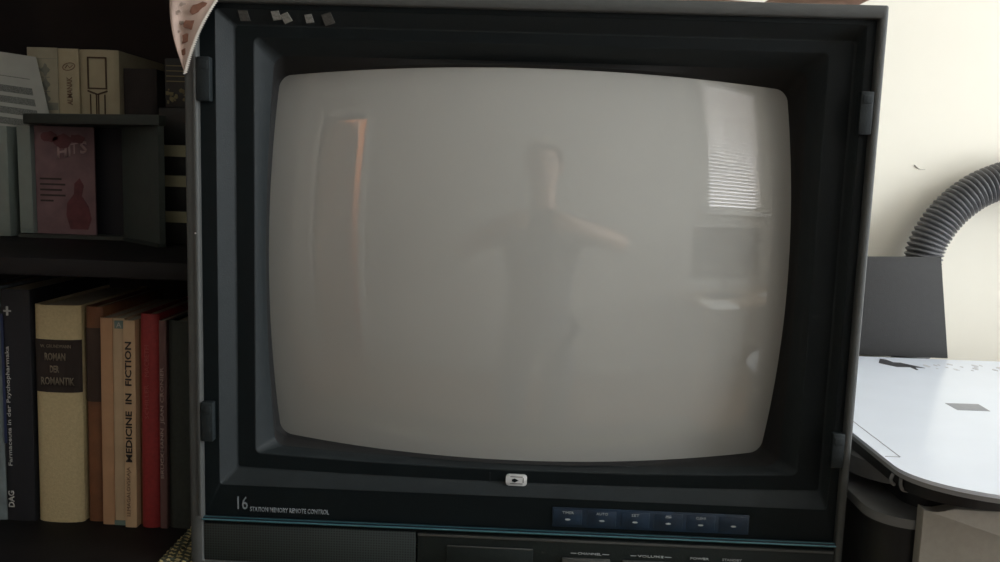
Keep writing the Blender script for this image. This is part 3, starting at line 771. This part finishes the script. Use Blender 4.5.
# silver front with a notch in its upper edge
b = bmesh.new(); zt = -.2570
add_prism(b, [(.3285, -.415), (.3285, zt - .0003), (.3345, zt - .0022), (.3405, zt - .0030), (.3465, zt - .0004), (.3535, zt + .0012), (.364, zt + .0003), (.40, zt), (.83, zt), (.83, -.415)], -.052, -.0405, axis='y', bev=.0008)
obj('front_panel', b, 'silverplastic', pr, label='plain silver front panel')
for P_ in ([(.3070, -.040, -.2330), (.3050, -.041, -.2370), (.3060, -.041, -.2400), (.3085, -.040, -.2420)], [(.3120, -.044, -.2330), (.3110, -.046, -.2400), (.3135, -.046, -.2440), (.3195, -.044, -.2455)]):
    obj('lid_bumper', tube(spline(P_, 5), .0015, 8), 'greyplastic', pr)
b = bmesh.new(); add_prism(b, [(.375, -.2254), (.5690, -.2254), (.5475, -.0905), (.375, -.0950)], .412, .418, axis='y', bev=.0008)
sup = obj('paper_support', b, 'support', pr, label='dark grey upright paper support behind the lid')
obj('support_hinge', box(.380, .530, .400, .412, -.240, -.228, bev=.001), 'black', pr)
# decals on the lid
def flat(pts, m_, nm, z=ZL): 
    b = bmesh.new(); add_prism(b, pts, z - .0002, z + .0003); return obj(nm, b, m_, lid, smooth=False)
flat([(.4480, .1680), (.4830, .1690), (.4810, .1420), (.4480, .1420)], 'decal', 'grey_square')
flat([(.458, .3640), (.470, .3900), (.4765, .3860), (.479, .3700), (.4880, .3690), (.5070, .3420), (.4950, .3430), (.4930, .3300), (.4900, .3290), (.4890, .3440), (.4720, .3430), (.4620, .3560)], 'decaldark', 'torn_decal')
b = bmesh.new(); add_box(b, .3200, .3210, -.020, .200, ZL - .0002, ZL + .0002); add_box(b, .3080, .3200, -.0205, -.0195, ZL - .0002, ZL + .0002)
obj('lid_seam', b, 'decal', lid, smooth=False)
b = bmesh.new(); R_ = random.Random(11)
for k in range(16):
    x = .515 + k * .0062 + R_.uniform(-.002, .002); y = .352 + R_.uniform(-.015, .02); r = R_.uniform(.0012, .0034)
    add_prism(b, [(x + r * 1.2 * math.cos(a) * R_.uniform(.5, 1.2), y + r * 2.4 * math.sin(a) * R_.uniform(.5, 1.2)) for a in [2 * PI * q / 8 for q in range(8)]], ZL - .0002, ZL + .0002 + k * .000004)
obj('faint_marks', b, 'faint', lid, smooth=False)

# ------------------------------------------------------------------ vacuum hose on the wall
ctrl = [(.60, .462, -1.24), (.565, .462, -.80), (.545, .464, -.40), (.545, .466, -.17), (.5490, .466, -.094), (.5640, .466, -.053), (.5895, .466, -.0205), (.6250, .466, .0045), (.680, .466, .022), (.745, .466, .020), (.81, .466, -.02), (.86, .466, -.10), (.885, .464, -.30), (.89, .462, -.70), (.86, .462, -1.24)]
path = spline(ctrl, 40)
L = [0]
for a, c_ in zip(path, path[1:]): L.append(L[-1] + (c_ - a).length)
step = .00105; pts = []; rads = []; i = 0; s = 0; k = 0
while s < L[-1]:
    while L[i + 1] < s: i += 1
    pts.append(path[i].lerp(path[i + 1], (s - L[i]) / (L[i + 1] - L[i]))); rads.append(.0232 + (.0020, .0028, .0020, -.0003, -.0020, -.0003)[k % 6] * .8); s += step; k += 1
obj('vacuum_hose', tube(pts, rads, 20), 'hose', label='grey corrugated vacuum hose arching against the cream wall', cat='hose', angle=60)

# ------------------------------------------------------------------ desk and monitor behind the photographer (seen in the glass)
wd = thing('writing_desk', 'pale desk under the blind window, behind the photographer', 'desk', (1.75, -1.75, ZF))
obj('desk_top', box(1.15, 2.40, -2.10, -1.45, -.53, -.50, bev=.003), 'desk', wd)
for x in (1.19, 2.36):
    for y in (-2.06, -1.49): obj('leg', box(x - .02, x + .02, y - .02, y + .02, ZF, -.53), 'desk', wd)
mo = thing('monitor', 'dark monitor on the desk behind the photographer', 'monitor', (1.50, -1.75, -.50))
def rz(o_, a):
    return o_
obj('monitor_housing', box(1.22, 1.78, -1.78, -1.74, -.36, .02, bev=.008, rot=.35), 'black', mo)
obj('monitor_stand', box(1.48, 1.52, -1.80, -1.76, -.49, -.34, bev=.004), 'black', mo)
obj('monitor_foot', box(1.38, 1.62, -1.86, -1.68, -.50, -.485, bev=.004), 'black', mo)
M['paperw'] = mat('white_paper', (.8, .8, .78), .8)
for k, (x, y, r) in enumerate(((1.30, -1.52, .3), (1.95, -1.60, -.4))):
    obj('paper_sheet', box(x - .105, x + .105, y - .1485, y + .1485, -.4998, -.4985, rot=r), M['paperw'], label=('white sheet at the front left corner of the desk', 'white sheet lying right of the monitor on the desk')[k], cat='paper')

# ------------------------------------------------------------------ the photographer (seen in the glass)
M['skin'] = mat('skin', (.66, .44, .34), .5)
M['hair'] = mat('pale_hair', (.52, .46, .38), .7, .3, 200)  # hair paled, stands in for window light on the reflected head
M['shirt'] = mat('dark_grey_tshirt', (.10, .11, .13), .9)
M['jeans'] = mat('dark_jeans', (.04, .05, .08), .9)
def skin_obj(name, nodes, edges, m_, parent, lv=1):
    me = bpy.data.meshes.new(name + '_sk'); off = base_of(parent)
    me.from_pydata([Vector(n_[0]) + Vector((0, 0, OZ)) - off for n_ in nodes], edges, [])
    o = bpy.data.objects.new(name, me); col.objects.link(o)
    md = o.modifiers.new('s', 'SKIN'); md.use_smooth_shade = True
    for i_, n_ in enumerate(nodes):
        r = n_[1]; me.skin_vertices[0].data[i_].radius = (r, r) if not isinstance(r, tuple) else r
    me.skin_vertices[0].data[0].use_root = True
    ss = o.modifiers.new('u', 'SUBSURF'); ss.levels = lv; ss.render_levels = lv
    bpy.context.view_layer.update()
    dg = bpy.context.evaluated_depsgraph_get(); nm = bpy.data.meshes.new_from_object(o.evaluated_get(dg))
    nm.name = name; o.modifiers.clear(); o.data = nm; bpy.data.meshes.remove(me)
    nm.materials.clear(); nm.materials.append(M[m_])
    for p in nm.polygons: p.use_smooth = True
    o.parent = parent
    return o
ph = thing('person', 'person in a dark t-shirt and jeans raising a phone with both hands', 'person', (.06, -1.08, ZF))
HX, HY, HZ = .065, -1.04, .235
nodes = [((.07, -1.10, -.42), (.085, .07)), ((.07, -1.10, -.25), (.10, .08)), ((.07, -1.09, -.08), (.12, .085)), ((.068, -1.07, .03), (.06, .06)), ((.067, -1.055, .10), (.052, .055)),
         ((HX, HY - .005, HZ - .06), (.062, .075)), ((HX, HY, HZ + .02), (.075, .092)), ((HX, HY + .002, HZ + .075), (.055, .068)),
         ((.235, -1.09, -.03), .052), ((.405, -.99, -.09), .043), ((.25, -.83, -.045), .034), ((.155, -.765, -.018), .026), ((.135, -.745, -.010), (.030, .018)),
         ((-.095, -1.09, -.03), .052), ((-.27, -.97, -.14), .043), ((-.13, -.82, -.06), .034), ((-.06, -.765, -.022), .026), ((-.045, -.745, -.012), (.030, .018)),
         ((.165, -1.10, -.53), .070), ((.175, -1.08, -.83), .058), ((.175, -1.12, -1.17), .040), ((.175, -1.03, -1.215), (.035, .028)),
         ((-.025, -1.10, -.53), .070), ((-.035, -1.09, -.83), .058), ((-.035, -1.12, -1.17), .040), ((-.035, -1.03, -1.215), (.035, .028))]
edges = [(0, 1), (1, 2), (2, 3), (3, 4), (4, 5), (5, 6), (6, 7), (2, 8), (8, 9), (9, 10), (10, 11), (11, 12), (2, 13), (13, 14), (14, 15), (15, 16), (16, 17), (0, 18), (18, 19), (19, 20), (20, 21), (0, 22), (22, 23), (23, 24), (24, 25)]
nd = list(nodes); ed = list(edges)
for side, wr in ((1, 12), (-1, 17)):            # fingers curl round the ends of the phone, thumb below
    px, py, pz = nodes[wr][0]
    for f_ in range(4):
        z_ = pz + .022 - f_ * .0145; ln = (.9, 1, .95, .8)[f_]
        i0 = len(nd); nd += [((px - side * .010, py - .004, z_), .0085), ((px - side * .022, py + .011 * ln + .004, z_ + .002), .0078), ((px - side * .042 * ln, py + .0135, z_ + .003), .0068), ((px - side * .058 * ln, py + .0120, z_ + .003), .0055)]
        ed += [(wr, i0), (i0, i0 + 1), (i0 + 1, i0 + 2), (i0 + 2, i0 + 3)]
    i0 = len(nd); nd += [((px - side * .012, py - .016, pz - .020), .0105), ((px - side * .032, py - .017, pz - .008), .009), ((px - side * .050, py - .014, pz + .002), .0075)]
    ed += [(wr, i0), (i0, i0 + 1), (i0 + 1, i0 + 2)]
skin_obj('body', nd, ed, 'skin', ph, 2)
# face
for sx in (-1, 1):
    fb = bmesh.new(); r = bmesh.ops.create_uvsphere(fb, u_segments=12, v_segments=8, radius=.012)
    for v in r['verts']: v.co += Vector((HX + sx * .030, HY + .078, HZ + .008))
    obj('eye', fb, 'whiteprint', ph)
fb = bmesh.new(); add_prism(fb, [(HY + .078, HZ + .010), (HY + .110, HZ - .030), (HY + .080, HZ - .038)], HX - .011, HX + .011, axis='x', bev=.003); obj('nose', fb, 'skin', ph)
fb = box(HX - .024, HX + .024, HY + .070, HY + .086, HZ - .066, HZ - .054, bev=.004); obj('mouth', fb, 'redtext', ph)
for sx in (-1, 1):
    fb = bmesh.new(); r = bmesh.ops.create_uvsphere(fb, u_segments=12, v_segments=8, radius=1)
    for v in r['verts']: v.co = Vector((HX + sx * .078 + v.co.x * .008, HY - .01 + v.co.y * .018, HZ - .01 + v.co.z * .030))
    obj('ear', fb, 'skin', ph)
fb = bmesh.new(); r = bmesh.ops.create_uvsphere(fb, u_segments=28, v_segments=18, radius=1)
for v in list(fb.verts):
    if v.co.z < -.15 and v.co.y > -.35 or v.co.z < -.6 or (v.co.y > .55 and v.co.z < .45): fb.verts.remove(v)
for v in fb.verts: v.co = Vector((HX + v.co.x * .088, HY - .012 + v.co.y * .104, HZ + .025 + v.co.z * .098))
bmesh.ops.solidify(fb, geom=list(fb.faces), thickness=.006)
obj('hair', fb, 'hair', ph)
sh = [(nodes[k][0], q) for k, q in ((0, (.150, .115)), (1, (.150, .115)), (2, (.146, .112)), (3, (.070, .070)), (8, .066))] + [((.33, -1.035, -.063), .060)] + [(nodes[13][0], .066), ((-.19, -1.025, -.09), .060)]
sh.append(((.07, -1.10, -.52), (.155, .12)))
skin_obj('tshirt', sh, [(0, 1), (1, 2), (2, 3), (2, 4), (4, 5), (2, 6), (6, 7), (0, 8)], 'shirt', ph, 2)
je = [((.07, -1.10, -.43), (.148, .112)), (nodes[18][0], .098), (nodes[19][0], .072), ((.175, -1.118, -1.14), .056), (nodes[22][0], .098), (nodes[23][0], .072), ((-.035, -1.118, -1.14), .056)]
skin_obj('jeans', je, [(0, 1), (1, 2), (2, 3), (0, 4), (4, 5), (5, 6)], 'jeans', ph, 2)
t = thing('mobile_phone', 'dark phone held sideways in the hands of the photographer', 'phone', (.045, -.735, -.045))
obj('phone_body', box(-.030, .125, -.741, -.7325, -.050, .026, bev=.002), 'black', t)
obj('phone_screen', box(-.020, .115, -.7417, -.7409, -.047, .023), 'blackdeep' if False else M['blackdeep'], t)
lb = tube([(0, -.7326, 0), (0, -.7305, 0)], .006, 20); obj('phone_lens', lb, 'gasket', t)

# ------------------------------------------------------------------ light
def area(name, loc, rot, sx, sy, power, c):
    l = bpy.data.lights.new(name, 'AREA'); l.shape = 'RECTANGLE'; l.size = sx; l.size_y = sy; l.energy = power; l.color = c
    o = bpy.data.objects.new(name, l); col.objects.link(o); o.location = (loc[0], loc[1], loc[2] + OZ); o.rotation_euler = rot
    return o
area('added_key_light', (XR + .11, (W2[0] + W2[1]) / 2, (W2[2] + W2[3]) / 2), (0, PI / 2, 0), W2[3] - W2[2], W2[1] - W2[0], 106, (.93, .975, 1))  # key light added behind the unseen side window, out of the screen's reflection
area('daylight_blind_window', ((W1[0] + W1[1]) / 2, YF - .14, (W1[2] + W1[3]) / 2), (PI / 2, 0, 0), W1[1] - W1[0], W1[3] - W1[2], 25, (.97, .97, 1))
hl = bpy.data.lights.new('added_streak_lamp', 'POINT'); hl.energy = 32; hl.color = (1, .80, .60); hl.shadow_soft_size = .06  # lamp added in the made-up hallway to light the warm reflected streak
ho = bpy.data.objects.new('added_streak_lamp', hl); col.objects.link(ho); ho.location = (-1.65, YF - .6, 1.1 + OZ)
w = bpy.data.worlds.new('world'); sc.world = w; w.use_nodes = True
w.node_tree.nodes['Background'].inputs[0].default_value = (.75, .85, 1, 1); w.node_tree.nodes['Background'].inputs[1].default_value = 1.0

# ------------------------------------------------------------------ camera
cd = bpy.data.cameras.new('camera'); cd.sensor_width = 36; cd.lens = 36 * 850 / 1000; cd.clip_start = .005
cam = bpy.data.objects.new('camera', cd); col.objects.link(cam)
yaw, pitch, roll = [math.radians(a) for a in (-1.63689074, -7.176166, 1.82007857)]
cy, sy, cp, sp_ = math.cos(yaw), math.sin(yaw), math.cos(pitch), math.sin(pitch)
F = Vector((sy * cp, cy * cp, sp_)); Rv = Vector((cy, -sy, 0)); Uv = Rv.cross(F)
R2 = Rv * math.cos(roll) + Uv * math.sin(roll); U2 = -Rv * math.sin(roll) + Uv * math.cos(roll)
m3 = Matrix((R2, U2, -F)).transposed(); cam.matrix_world = Matrix.Translation((0, -D, OZ)) @ m3.to_4x4()
sc.camera = cam
sc.view_settings.view_transform = 'Standard'; sc.view_settings.look = 'None'; sc.view_settings.gamma = 1
sc.view_settings.exposure = 0; sc.view_settings.use_curve_mapping = False
